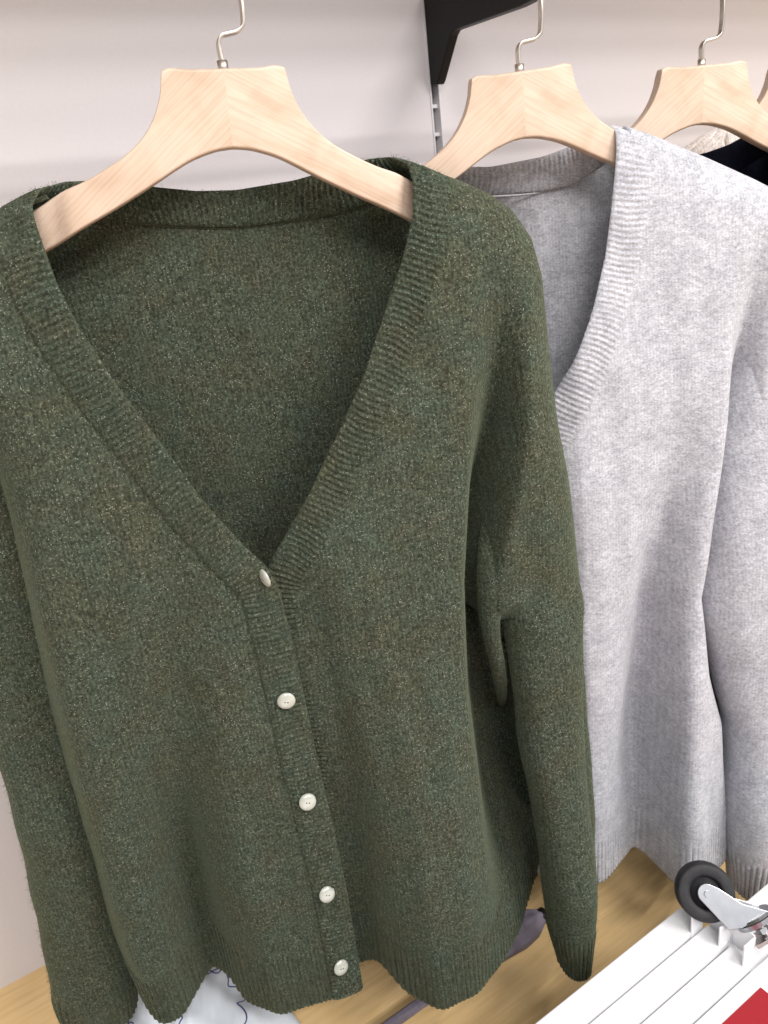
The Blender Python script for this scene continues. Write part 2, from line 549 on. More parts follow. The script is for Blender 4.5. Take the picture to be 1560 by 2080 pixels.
def band_tables(sp):
    """control pairs of the continuous button band: inner edge, outer edge (u, v, n or nan)"""
    nan = float('nan')
    I, O, off = [], [], []
    L = np.array(sp['edgeL'], float)      # from the hem up to the left shoulder
    R = np.array(sp['edgeR'], float)      # from the right shoulder down to the hem
    def offs(E, wd, sgn):
        t_ = np.gradient(E, axis=0)
        t_ /= np.linalg.norm(t_, axis=1)[:, None]
        nrm = np.stack([-t_[:, 1], t_[:, 0]], 1) * sgn
        return E + nrm * wd
    Lo = offs(L, sp['bandw'], -1)
    Ro = offs(R, sp['bandw'], -1)
    # keep the outward side: left band grows to smaller u, right band to larger u
    if Lo[0, 0] > L[0, 0]: Lo = offs(L, sp['bandw'], 1)
    if Ro[0, 0] < R[0, 0]: Ro = offs(R, sp['bandw'], 1)
    for a, b in zip(L, Lo):
        I.append((a[0], a[1], nan)); O.append((b[0], b[1], nan)); off.append(0.0030)
    for a, b in sp['neck']:
        I.append(a); O.append(b); off.append(0.003)
    for a, b in zip(R, Ro):
        I.append((a[0], a[1], nan)); O.append((b[0], b[1], nan)); off.append(0.0022)
    return np.array(I), np.array(O), np.array(off), len(L), len(sp['neck'])

def build_cardigan(name, label, P, ang, sp, mats, seed, fuzz=0, detail=1.0, buttons=True, group=None):
    mat, fmat = mats
    root = thing(name, label, 'cardigan', P, math.radians(ang), group)
    C = Cardigan(sp)
    vh = C.vh
    clouds = []
    rib = sp.get('rib', 0.0043)
    def loc(u, v, n):
        n = n - sp.get('warp', 0.0) * np.maximum(0.0, sp.get('warp_u', 0.0) - u) ** 1.3 * sm(*sp.get('warp_v', (0.055, 0.12)), v)
        return np.stack([u, -n, -v], -1)
    def hemribs(u, v):
        m = sm(vh - 0.068, vh - 0.058, v)
        r = sp.get('hemrib', 0.0017) * m * np.cos(2 * np.pi * u / rib)
        if sp.get('rib_all'):
            r = r + sp['rib_all'] * np.cos(2 * np.pi * u / 0.0085)
        return r
    # fronts
    for s in ('L', 'R'):
        ol = C.out[s]
        vt = ol[0, 1] + 0.002
        nr = int((vh - vt) / (0.0030 / detail))
        av = sp['arm_v' + s]
        vs = np.linspace(vt, vh, nr)
        uo = C.uout(vs, s)
        E = np.array(sp['edge' + s], float)
        E = E[np.argsort(E[:, 1])]
        nk = sp['neckfront' + s]
        ev = np.r_[[p[1] for p in nk], E[:, 1]]
        eu = np.r_[[p[0] for p in nk], E[:, 0]]
        o_ = np.argsort(ev)
        sg = -1 if s == 'L' else 1
        ui = np.interp(vs, ev[o_], eu[o_]) + sg * sp['bandw'] * 0.45
        if s == 'L':
            ui = np.maximum(ui, uo + 0.001)
        else:
            ui = np.minimum(ui, uo - 0.001)
        nc = int(260 * detail)
        us = sp['side' + s][0][0]
        ub = np.where(vs <= av, np.minimum(uo, us) if s == 'R' else np.maximum(uo, us), uo)
        tt = np.linspace(0, 1, nc)
        tt = tt + 0.06 * np.sin(2 * np.pi * tt)
        U = ui[:, None] + (ub - ui)[:, None] * tt[None]
        Vv = np.repeat(vs[:, None], nc, 1)
        N = C.front(U, Vv, s) + hemribs(U, Vv)
        pts = loc(U, Vv, N).reshape(-1, 3)
        Fc = grid_faces(nr, nc)
        # dropped shoulder: the strip from the side line out to the upper arm
        rows = np.where((vs <= av) & (np.abs(uo) > abs(us) + 0.0015))[0]
        rows = np.r_[rows[0] - 1, rows]
        n2 = int(90 * detail)
        t2 = np.linspace(0, 1, n2)[1:]
        t2 = np.sin(t2 * np.pi / 2)
        U2 = ub[rows][:, None] + (uo - ub)[rows][:, None] * t2[None]
        V2 = np.repeat(vs[rows][:, None], n2 - 1, 1)
        N2 = C.front(U2, V2, s)
        if sp.get('rib_all'):
            N2 = N2 + hemribs(U2, V2)
        p2 = loc(U2, V2, N2).reshape(-1, 3)
        ids = np.concatenate([(rows * nc + nc - 1)[:, None], nr * nc + np.arange(len(p2)).reshape(len(rows), n2 - 1)], 1)
        F2 = np.stack([ids[:-1, :-1], ids[:-1, 1:], ids[1:, 1:], ids[1:, :-1]], -1).reshape(-1, 4)
        Fc = np.vstack([Fc, F2])
        if s == 'L':
            Fc = Fc[:, ::-1].copy()
        o = mesh_obj('front_panel', np.vstack([pts, p2]), Fc, mat, root)
        clouds.append((o, p2.reshape(len(rows), n2 - 1, 3), 1.0))
        so = o.modifiers.new('cloth', 'SOLIDIFY'); so.thickness = 0.0028; so.offset = 1 if False else -1
        clouds.append((o, pts.reshape(nr, nc, 3), 1.0 if s == 'R' else -1.0))
    # back
    uu = np.linspace(C.out['L'][:, 0].min() + 0.001, C.out['R'][:, 0].max() - 0.001, int(240 * detail))
    nr = int(240 * detail)
    oL, oR = C.out['L'], C.out['R']
    shL = oL[np.argsort(oL[:, 0])]; shR = oR[np.argsort(oR[:, 0])]
    vt = np.where(uu < 0, np.interp(uu, shL[:, 0], np.minimum.accumulate(shL[:, 1])), np.interp(uu, shR[:, 0], np.maximum.accumulate(shR[:, 1])))
    seam = np.array(sp['backseam'], float)
    k_in = np.clip(1 - np.maximum(seam[0, 0] - uu, uu - seam[-1, 0]) / 0.035, 0, 1)
    vsm = np.interp(uu, seam[:, 0], seam[:, 1]) - 0.004
    vt = np.maximum(vt + 0.002, vt + 0.002 + (np.maximum(vsm, vt) - vt - 0.002) * k_in)
    vb = np.full(uu.shape, vh - 0.004)
    vb = np.where(uu < sp['sideL'][2][0] - 0.004, sp['arm_vL'] + 0.02, vb)
    vb = np.where(uu > sp['sideR'][2][0], sp['arm_vR'] + 0.02, vb)
    vb = np.maximum(vb, vt + 0.004)
    tt = np.linspace(0, 1, nr)
    Vv = vt[None] + (vb - vt)[None] * tt[:, None]
    U = np.repeat(uu[None], nr, 0)
    nb = np.interp(Vv, [0.05, 0.09, 0.3, 0.85], [-0.033, -0.0405, -0.042, -0.045]) + ripple(U, Vv, 9) * 0.8 * sm(0.10, 0.22, Vv)
    d = np.minimum(seg_dist(U, Vv, [tuple(p) for p in oL]), seg_dist(U, Vv, [tuple(p) for p in oR]))
    e = np.clip(d / 0.026, 0, 1)
    en = C.edge_n(Vv)
    N = en + (nb - en) * np.sqrt(1 - (1 - e) ** 2)
    if sp.get('rib_all'):
        N = N + sp['rib_all'] * np.cos(2 * np.pi * U / 0.0085)
    pts = loc(U, Vv, N).reshape(-1, 3)
    o = mesh_obj('back_panel', pts, grid_faces(nr, len(uu)), mat, root)
    so = o.modifiers.new('cloth', 'SOLIDIFY'); so.thickness = 0.0025; so.offset = -1
    clouds.append((o, pts.reshape(nr, len(uu), 3), 1.0))
    # button band
    I, O, off, nl, nk = band_tables(sp)
    mid = 0.5 * (I + O)
    for A in (I, O):
        for k in range(len(A)):
            if math.isnan(A[k, 2]):
                s = 'L' if k < nl else 'R'
                A[k, 2] = float(C.front(A[k, 0], A[k, 1], s)) + off[k]
    md = 0.5 * (I + O)
    dd = np.r_[0, np.cumsum(np.linalg.norm(np.diff(md, axis=0), axis=1))]
    step = 0.0009 / min(detail, 1.0)
    ns = int(dd[-1] / step)
    tq = np.linspace(0, dd[-1], ns)
    ker = np.hanning(int(0.016 / step) | 1); ker /= ker.sum()
    def res(A):
        B = np.stack([np.interp(tq, dd, A[:, k]) for k in range(3)], 1)
        pad = len(ker) // 2
        Bp = np.vstack([2 * B[0] - B[pad:0:-1], B, 2 * B[-1] - B[-2:-pad - 2:-1]])
        return np.stack([np.convolve(Bp[:, k], ker, 'valid') for k in range(3)], 1)
    I2, O2 = res(I), res(O)
    # the front runs follow the cloth below them exactly
    kseg = np.interp(tq, dd, np.arange(len(dd)))
    nw = 13
    W_ = np.linspace(0, 1, nw)
    G = I2[:, None, :] + (O2 - I2)[:, None, :] * W_[None, :, None]
    for s, m, of in (('L', sm(nl - 1.2, nl - 2.6, kseg), 0.0034), ('R', sm(nl + nk + 0.2, nl + nk + 1.6, kseg), 0.0020)):
        nf = C.front(G[..., 0], G[..., 1], s) + of
        mm = np.clip(m, 0, 1)[:, None]
        G[..., 2] = G[..., 2] * (1 - mm) + nf * mm
    X = loc(G[..., 0], G[..., 1], G[..., 2])
    Tl = np.gradient(X, axis=0); Tw = np.gradient(X, axis=1)
    Nn = np.cross(Tl, Tw); Nn /= np.maximum(np.linalg.norm(Nn, axis=2), 1e-9)[..., None]
    if Nn[5, 6, 1] > 0:
        Nn = -Nn
    half = 0.0015 * (1 - np.abs(2 * W_ - 1) ** 5)[None]
    fade = (1 - np.abs(2 * W_ - 1) ** 8)[None]
    wob = 0.0006 * np.sin(tq / 0.031)[:, None] * np.sin(W_ * 4)[None]
    rb = sp.get('ribamp', 0.0010) * np.cos(2 * np.pi * (tq[:, None] + wob * 3) / sp.get('brib', 0.0047)) * fade
    Fr = X + Nn * (half + rb * 1.0 + 0.0003)[..., None]
    Bk = X - Nn * (half + rb * 1.0 + 0.0003)[..., None]
    ring = np.concatenate([Fr, Bk[:, ::-1]], 1)
    F = grid_faces(ns, 2 * nw, wrap=True)
    o = mesh_obj('button_band', ring.reshape(-1, 3), F, mat, root)
    clouds.append((o, Fr, -1.0))
    # chain stitch where the band is linked to the back neck
    sm_p = smooth_path([(a, 0.034, -b) for a, b in sp['backseam']], 80)
    nsm = np.full(80, 0.0378)
    sm_p[:, 1] = nsm
    V, F = sweep(sm_p, circle(0.0007, 6), ref=(0, 1, 0))
    mesh_obj('neck_seam', V, F, fmat, root)
    # sleeves
    for s in ('L', 'R'):
        T_ = np.array(sp['sleeve' + s], float)   # v, uL, uR, n centre, half depth, shear
        nr, nc = int(260 * detail), int(150 * detail)
        vq = np.linspace(T_[0, 0], T_[-1, 0], nr)
        cols_ = smooth_path(T_[:, [0, 1, 2]], nr)
        q = [np.interp(vq, T_[:, 0], T_[:, k]) for k in range(6)]
        kk = np.hanning(25); kk /= kk.sum()
        q = [np.convolve(np.r_[np.full(12, a[0]), a, np.full(12, a[-1])], kk, 'valid') for a in q]
        uL, uR, ncn, hd, sh = q[1], q[2], q[3], q[4], q[5]
        ph = np.linspace(0, 2 * np.pi, nc, endpoint=False)
        cosp, sinp = np.cos(ph), np.sin(ph)
        cs = np.sign(cosp) * np.abs(cosp) ** 0.85
        sn = np.sign(sinp) * np.abs(sinp) ** 0.85
        uc, hw = (uL + uR) / 2, (uR - uL) / 2
        gro = sp['groove' + s] * np.exp(-((ph - (2 * np.pi - 0.10)) / 0.16) ** 2) if sp.get('groove' + s) else np.zeros(nc)
        U = uc[:, None] + hw[:, None] * (cs - gro * 1.0)[None] + sh[:, None] * np.clip(-sn, 0, 1)[None]
        N = ncn[:, None] + hd[:, None] * sn[None]
        Vv = np.repeat(vq[:, None], nc, 1)
        rp = ripple(U + 0.3, Vv, 21) * 1.2
        cuff = sm(vq[-1] - 0.060, vq[-1] - 0.052, Vv)
        nrib = 34
        rr = rp + 0.0012 * cuff * np.cos(nrib * ph)[None]
        U = U + rr * cosp[None]
        N = N + rr * sinp[None]
        pts = loc(U, Vv, N)
        o = mesh_obj('sleeve', pts.reshape(-1, 3), grid_faces(nr, nc, wrap=True), mat, root)
        so = o.modifiers.new('cloth', 'SOLIDIFY'); so.thickness = 0.0028; so.offset = 0
        clouds.append((o, pts, 1.0))
        if sp.get('fold' + s):
            K = np.array(sp['fold' + s], float)        # v, uL, uR, n centre, half depth
            nr2, nc2 = 130, 40
            vq = np.linspace(K[0, 0], K[-1, 0], nr2)
            kk = np.hanning(15); kk /= kk.sum()
            q = [np.convolve(np.pad(np.interp(vq, K[:, 0], K[:, k]), 7, mode='edge'), kk, 'valid') for k in range(1, 5)]
            ph = np.linspace(0, 2 * np.pi, nc2, endpoint=False)
            U = ((q[0] + q[1]) / 2)[:, None] + ((q[1] - q[0]) / 2)[:, None] * np.cos(ph)[None]
            N = q[2][:, None] + q[3][:, None] * np.sin(ph)[None]
            g = loc(U, np.repeat(vq[:, None], nc2, 1), N)
            fo = mesh_obj('underarm_fold', g.reshape(-1, 3), grid_faces(nr2, nc2, wrap=True), mat, o)
            clouds.append((fo, g, 1.0))
    # buttons
    if buttons:
        for (bu, bv, tx, tz, rad) in sp['buttons']:
            prf = [(0.0, 0.0027), (0.25, 0.0028), (0.42, 0.0027), (0.6, 0.0025), (0.78, 0.0020), (0.92, 0.0013), (1.0, 0.0005), (0.98, -0.0002), (0.6, -0.0012), (0.0, -0.0014)]
            na = 36
            V = []
            for r_, h in prf:
                for k in range(na):
                    a = 2 * math.pi * k / na
                    V.append((rad * max(r_, 0.001) * math.cos(a), -h, rad * max(r_, 0.001) * math.sin(a)))
            F = grid_faces(len(prf), na, wrap=True, flip=True).tolist()
            b = mesh_obj('button', V, F, M_pearl, root)
            nf = float(C.front(bu, bv, 'L'))
            b.location = (bu, -(nf + 0.0078), -bv)
            b.rotation_euler = (tx, 0.3, tz)
            for sx in (-1, 1):
                V, F = sweep([(sx * 0.0012, -0.0030, 0), (sx * 0.0012, -0.0019, 0)], circle(0.00055, 10))
                mesh_obj('thread_hole', V, F, M_thread, b)
            V, F = sweep([(0, 0.001, 0), (0, 0.005, 0)], circle(0.0016, 8))
            mesh_obj('shank', V, F, M_thread, b)
    # fuzz: loose fibres standing off the cloth
    if fuzz:
        P0, N0 = [], []
        tot = 0
        areas = []
        for o, g, sg in clouds:
            Tl = np.gradient(g, axis=0); Tw = np.gradient(g, axis=1)
            nn = np.cross(Tw, Tl); A = np.linalg.norm(nn, axis=2)
            nn = nn / np.maximum(A, 1e-12)[..., None]
            # outward = the side that faces away from the garment's inside
            areas.append((o.name, g.reshape(-1, 3), nn.reshape(-1, 3), A.ravel(), sg))
        At = sum(a[3].sum() for a in areas)
        for nm, g, nn, A, sg in areas:
            m = int(fuzz * A.sum() / At)
            idx = rng.choice(len(g), m, p=A / A.sum())
            p = g[idx] + rng.normal(0, 0.0006, (m, 3))
            nv = nn[idx]
            if nm.startswith('sleeve') or nm.startswith('underarm'):
                flip = np.ones(m)
                cz = nv
                # tubes: choose the sign that points away from the ring centre
                ctr = g.reshape(-1, 3).mean(0)
                gi = g.reshape(-1, 3)
                lay = np.array([np.mean(gi[max(0, 0):], 0)])
                flip = np.where(((p - ctr)[:, :2] * nv[:, :2]).sum(1) > 0, 1, -1)
                nv = nv * flip[:, None]
            else:
                nv = np.where(nv[:, 1:2] > 0, -nv, nv)
                if nm.startswith('back_panel'):
                    pass
            P0.append(p); N0.append(nv)
        P0 = np.vstack(P0); N0 = np.vstack(N0)
        m = len(P0)
        L = rng.gamma(3.0, sp.get('fuzz_len', 0.0008), m)[:, None] + 0.0008
        rd = rng.normal(0, 1, (m, 3))
        d1 = N0 * 0.8 + rd * 0.55
        d1 /= np.linalg.norm(d1, axis=1)[:, None]
        d2 = d1 * 0.6 + rng.normal(0, 0.6, (m, 3)) + np.array([0, 0, -0.15])
        d2 /= np.linalg.norm(d2, axis=1)[:, None]
        pts = np.stack([P0 + N0 * 0.0006, P0 + d1 * L * 0.5, P0 + d1 * L * 0.5 + d2 * L * 0.5], 1)
        hc = bpy.data.hair_curves.new('fuzz')
        hc.add_curves([3] * m)
        hc.attributes['position'].data.foreach_set('vector', pts.astype(np.float32).ravel())
        ra = hc.attributes.get('radius') or hc.attributes.new('radius', 'FLOAT', 'POINT')
        rv = np.tile(np.array([0.00009, 0.00007, 0.00003], np.float32), m)
        ra.data.foreach_set('value', rv)
        hc.materials.append(fmat)
        fo = bpy.data.objects.new('fuzz', hc)
        link(fo, root)
        fo['kind'] = 'stuff'
    return root

nan = float('nan')
green = dict(
    hem_v=0.806, bandw=0.031, centre=-0.033, vee=0.35,
    n0=[(0.05, 0.010), (0.08, 0.014), (0.12, 0.022), (0.18, 0.031), (0.25, 0.040), (0.35, 0.048), (0.5, 0.052), (0.82, 0.056)],
    fold_v=(0.30, 0.80),
    outlineR=[(0.128, 0.0735), (0.145, 0.0825), (0.163, 0.0905), (0.184, 0.1015), (0.2, 0.1145), (0.2135, 0.135), (0.2205, 0.163), (0.224, 0.22), (0.229, 0.285), (0.236, 0.331), (0.241, 0.384), (0.247, 0.447)],
    outlineL=[(-0.125, 0.0650), (-0.14, 0.0690), (-0.165, 0.0750), (-0.2, 0.087), (-0.222, 0.102), (-0.238, 0.127), (-0.248, 0.19)],
    arm_vR=0.447, arm_vL=0.19,
    sideR=[(0.168, 0.44), (0.178, 0.50), (0.195, 0.62), (0.207, 0.73), (0.203, 0.79), (0.197, 0.83)],
    sideL=[(-0.213, 0.18), (-0.214, 0.22), (-0.216, 0.28), (-0.223, 0.36), (-0.236, 0.46), (-0.247, 0.58), (-0.248, 0.68), (-0.242, 0.76), (-0.236, 0.83)],
    hemR=[(-0.06, 0.045), (-0.01, 0.045), (0.004, 0.047), (0.023, 0.088), (0.05, 0.112), (0.088, 0.104), (0.124, 0.076), (0.15, 0.052), (0.187, 0.006), (0.21, -0.01)],
    hemL=[(-0.25, 0.02), (-0.232, 0.028), (-0.215, 0.043), (-0.195, 0.039), (-0.18, 0.012), (-0.165, -0.012), (-0.146, 0.010), (-0.132, 0.043), (-0.1, 0.065), (-0.06, 0.062), (0.0, 0.060)],
    foldsR=[([(0.2, 0.125), (0.8, 0.085)], 0.030, 0.008, 0.22, 0.4, 0.7, 0.82)],
    foldsL=[([(0.25, -0.10), (0.5, -0.13), (0.8, -0.163)], 0.024, -0.018, 0.26, 0.48, 0.62, 0.82),
            ([(0.3, -0.17), (0.8, -0.2)], 0.03, 0.009, 0.25, 0.5, 0.7, 0.82)],
    ridgeR=[(0.1, 0.15), (0.2, 0.142), (0.28, 0.134), (0.32, 0.127), (0.40, 0.115), (0.5, 0.108), (0.61, 0.110), (0.82, 0.108)], dropR=0.080, flapR=[(0.28, 0.036), (0.34, 0.031), (0.395, 0.022), (0.45, 0.022)],
    ridgeL=[(0.1, -0.2), (0.3, -0.195), (0.82, -0.225)], dropL=0.03, flapL=[(0, 0.04), (1, 0.04)],
    edgeL=[(-0.018, 0.8065), (-0.0175, 0.757), (-0.017, 0.679), (-0.019, 0.6), (-0.022, 0.527), (-0.023, 0.475), (-0.025, 0.407), (-0.0275, 0.366), (-0.034, 0.346), (-0.046, 0.328), (-0.069, 0.288),
           (-0.091, 0.239), (-0.114, 0.189), (-0.129, 0.149), (-0.136, 0.122), (-0.139, 0.098)],
    neck=[((-0.1415, 0.082, 0.0165), (-0.174, 0.097, 0.016)), ((-0.142, 0.0705, 0.011), (-0.175, 0.0835, 0.010)), ((-0.137, 0.0605, -0.007), (-0.169, 0.0715, -0.006)),
          ((-0.122, 0.0565, -0.022), (-0.146, 0.077, -0.028)), ((-0.1, 0.0575, -0.031), (-0.105, 0.084, -0.034)),
          ((-0.067, 0.065, -0.032), (-0.060, 0.093, -0.035)), ((-0.033, 0.072, -0.032), (-0.030, 0.098, -0.036)), ((-0.004, 0.0745, -0.032), (-0.003, 0.101, -0.036)),
          ((0.041, 0.0725, -0.032), (0.037, 0.101, -0.036)), ((0.078, 0.067, -0.030), (0.078, 0.098, -0.035)), ((0.098, 0.064, -0.024), (0.108, 0.093, -0.033)),
          ((0.112, 0.0650, -0.010), (0.138, 0.0835, -0.020)), ((0.121, 0.071, 0.004), (0.152, 0.0848, 0.003)), ((0.1215, 0.084, 0.013), (0.156, 0.098, 0.014))],
    edgeR=[(0.117, 0.107), (0.103, 0.14), (0.086, 0.173), (0.064, 0.213), (0.04, 0.25), (0.014, 0.288), (-0.01, 0.32), (-0.03, 0.347), (-0.042, 0.37), (-0.043, 0.42), (-0.042, 0.6), (-0.04, 0.8045)],
    neckfrontL=[(-0.138, 0.055), (-0.141, 0.08)], neckfrontR=[(0.118, 0.07), (0.12, 0.09)],
    backseam=[(-0.103, 0.083), (-0.060, 0.0935), (-0.030, 0.0985), (-0.003, 0.1015), (0.037, 0.1012), (0.078, 0.098), (0.1, 0.0955)],
    sleeveR=[(0.40, 0.176, 0.230, 0.004, 0.024, 0.0), (0.425, 0.171, 0.237, 0.012, 0.031, 0.004), (0.45, 0.168, 0.243, 0.019, 0.035, 0.014), (0.51, 0.165, 0.237, 0.030, 0.034, 0.028), (0.57, 0.163, 0.231, 0.040, 0.034, 0.034),
             (0.63, 0.170, 0.228, 0.050, 0.034, 0.035), (0.69, 0.176, 0.225, 0.057, 0.034, 0.035), (0.745, 0.180, 0.220, 0.063, 0.032, 0.034), (0.80, 0.183, 0.214, 0.069, 0.029, 0.028), (0.843, 0.185, 0.211, 0.075, 0.025, 0.022)],
    grooveR=0.34,
    sleeveL=[(0.125, -0.230, -0.205, -0.002, 0.008, 0.0), (0.16, -0.243, -0.2, -0.004, 0.018, 0.0), (0.19, -0.251, -0.2, -0.007, 0.023, 0.0), (0.22, -0.257, -0.2, -0.011, 0.025, 0.0), (0.27, -0.265, -0.2, -0.015, 0.022, 0.0), (0.40, -0.278, -0.205, -0.020, 0.028, 0.0), (0.55, -0.295, -0.225, -0.008, 0.032, 0.0), (0.68, -0.307, -0.235, -0.010, 0.032, 0.0), (0.80, -0.317, -0.243, -0.010, 0.032, 0.0), (0.835, -0.315, -0.25, -0.010, 0.028, 0.0)],
    foldR=[(0.345, 0.168, 0.205, -0.006, 0.008), (0.360, 0.158, 0.205, 0.008, 0.012), (0.378, 0.148, 0.204, 0.023, 0.0155), (0.395, 0.1425, 0.201, 0.031, 0.017), (0.408, 0.1405, 0.193, 0.034, 0.0165), (0.420, 0.140, 0.178, 0.034, 0.0145),
           (0.430, 0.140, 0.166, 0.0335, 0.013), (0.446, 0.1408, 0.1585, 0.033, 0.0118), (0.47, 0.1440, 0.1590, 0.030, 0.0105), (0.495, 0.1485, 0.1630, 0.026, 0.0098), (0.52, 0.1535, 0.1665, 0.019, 0.009), (0.545, 0.159, 0.170, 0.008, 0.0075), (0.57, 0.166, 0.174, -0.010, 0.005), (0.58, 0.170, 0.176, -0.020, 0.003)],
    buttons=[(-0.0365, 0.3535, 0.1, -1.10, 0.0076), (-0.0385, 0.4640, -0.05, -0.05, 0.0076), (-0.0370, 0.5680, -0.35, 0.0, 0.0076), (-0.0355, 0.6730, -0.40, 0.1, 0.0075), (-0.0355, 0.7660, -0.30, 0.25, 0.0075)],
)
build_cardigan('cardigan', 'dark green sparkly wool cardigan with five pearl buttons', PG, AG, green, (M_green, M_greenf), 1, fuzz=190000)

grey = dict(
    hem_v=0.83, bandw=0.033, centre=-0.022, vee=0.31,
    n0=[(0.04, 0.010), (0.08, 0.014), (0.12, 0.020), (0.18, 0.027), (0.25, 0.034), (0.35, 0.042), (0.5, 0.046), (0.83, 0.046)],
    fold_v=(0.22, 0.80),
    outlineR=[(0.080, 0.0475), (0.109, 0.059), (0.157, 0.081), (0.198, 0.101), (0.217, 0.111), (0.236, 0.13), (0.246, 0.16), (0.252, 0.25), (0.258, 0.35), (0.262, 0.40)],
    outlineL=[(-0.103, 0.0555), (-0.13, 0.066), (-0.16, 0.081), (-0.2, 0.101), (-0.222, 0.114), (-0.236, 0.13), (-0.246, 0.16), (-0.252, 0.25), (-0.258, 0.35), (-0.262, 0.44)],
    arm_vR=0.40, arm_vL=0.44,
    sideR=[(0.19, 0.39), (0.2, 0.50), (0.215, 0.62), (0.22, 0.73), (0.218, 0.79), (0.215, 0.85)],
    sideL=[(-0.19, 0.43), (-0.2, 0.50), (-0.215, 0.62), (-0.22, 0.73), (-0.218, 0.79), (-0.215, 0.85)],
    hemR=[(-0.05, 0.03), (-0.019, 0.034), (0.031, 0.044), (0.045, 0.042), (0.075, 0.018), (0.1, -0.003), (0.113, 0.018), (0.124, 0.070), (0.14, 0.078), (0.162, 0.063), (0.197, 0.043), (0.22, 0.02)],
    hemL=[(-0.22, 0.02), (-0.15, 0.06), (-0.1, 0.01), (-0.05, 0.04), (0.0, 0.034)],
    foldsR=[([(0.25, 0.135), (0.34, 0.125), (0.46, 0.104), (0.64, 0.088), (0.8, 0.09)], 0.020, -0.016, 0.25, 0.45, 0.62, 0.8),
            ([(0.25, 0.155), (0.34, 0.155), (0.46, 0.132), (0.64, 0.125), (0.8, 0.13)], 0.02, 0.012, 0.2, 0.4, 0.6, 0.8)],
    foldsL=[],
    ridgeR=[(0.1, 0.17), (0.2, 0.165), (0.3, 0.158), (0.37, 0.148), (0.47, 0.132), (0.56, 0.145), (0.63, 0.165), (0.83, 0.18)], dropR=0.078, flapR=[(0, 0.024), (1, 0.024)],
    ridgeL=[(0.1, -0.17), (0.83, -0.17)], dropL=0.05, flapL=[(0, 0.03), (1, 0.03)],
    edgeL=[(-0.01, 0.83), (-0.011, 0.6), (-0.012, 0.4), (-0.014, 0.33), (-0.022, 0.305), (-0.040, 0.265), (-0.056, 0.231), (-0.07, 0.192), (-0.082, 0.146), (-0.094, 0.112), (-0.101, 0.092)],
    neck=[((-0.106, 0.075, 0.015), (-0.138, 0.088, 0.014)), ((-0.106, 0.064, 0.008), (-0.137, 0.074, 0.008)), ((-0.102, 0.0575, -0.006), (-0.130, 0.0670, -0.006)), ((-0.090, 0.058, -0.024), (-0.1, 0.081, -0.028)),
          ((-0.055, 0.0615, -0.031), (-0.055, 0.0855, -0.034)), ((-0.018, 0.0655, -0.032), (-0.016, 0.089, -0.036)), ((0.026, 0.0625, -0.032), (0.026, 0.0905, -0.036)), ((0.050, 0.0575, -0.031), (0.055, 0.088, -0.034)),
          ((0.066, 0.050, -0.024), (0.085, 0.073, -0.028)), ((0.0745, 0.0455, -0.006), (0.105, 0.0560, -0.006)), ((0.0755, 0.050, 0.008), (0.110, 0.064, 0.008)), ((0.074, 0.066, 0.014), (0.108, 0.079, 0.014))],
    edgeR=[(0.071, 0.085), (0.067, 0.108), (0.06, 0.146), (0.044, 0.192), (0.026, 0.231), (0.008, 0.262), (-0.016, 0.300), (-0.032, 0.335), (-0.035, 0.4), (-0.034, 0.6), (-0.033, 0.828)],
    neckfrontL=[(-0.104, 0.05), (-0.106, 0.075)], neckfrontR=[(0.074, 0.045), (0.073, 0.07)],
    backseam=[(-0.085, 0.082), (-0.055, 0.0855), (-0.016, 0.0892), (0.026, 0.0908), (0.055, 0.0882), (0.072, 0.085)],
    sleeveR=[(0.18, 0.205, 0.24, -0.012, 0.028, 0.0), (0.25, 0.19, 0.25, -0.004, 0.036, 0.0), (0.30, 0.181, 0.256, 0.002, 0.041, 0.0), (0.36, 0.171, 0.26, 0.010, 0.045, 0.0), (0.40, 0.163, 0.262, 0.016, 0.047, 0.0), (0.43, 0.158, 0.263, 0.022, 0.046, 0.0), (0.47, 0.151, 0.262, 0.030, 0.045, 0.0), (0.51, 0.151, 0.262, 0.036, 0.045, 0.0), (0.56, 0.163, 0.262, 0.040, 0.042, 0.0),
             (0.63, 0.183, 0.262, 0.042, 0.04, 0.0), (0.73, 0.193, 0.26, 0.046, 0.036, 0.0), (0.80, 0.196, 0.252, 0.052, 0.032, 0.0), (0.862, 0.196, 0.244, 0.056, 0.028, 0.0)],
    sleeveL=[(0.40, -0.256, -0.18, -0.005, 0.025, 0.0), (0.50, -0.265, -0.19, -0.02, 0.03, 0.0), (0.84, -0.26, -0.2, -0.02, 0.028, 0.0)],
    buttons=[(-0.026, 0.345 + 0.11 * k, -0.2, 0.0, 0.008) for k in range(5)],
    rib=0.0045, fuzz_len=0.0004, ribamp=0.0005, hemrib=0.0007, warp=1.6, warp_u=0.03,
)
build_cardigan('cardigan', 'light grey melange V-neck cardigan with wide ribbed neckband', PY, AY, grey, (M_grey, M_greyf), 2, fuzz=110000)

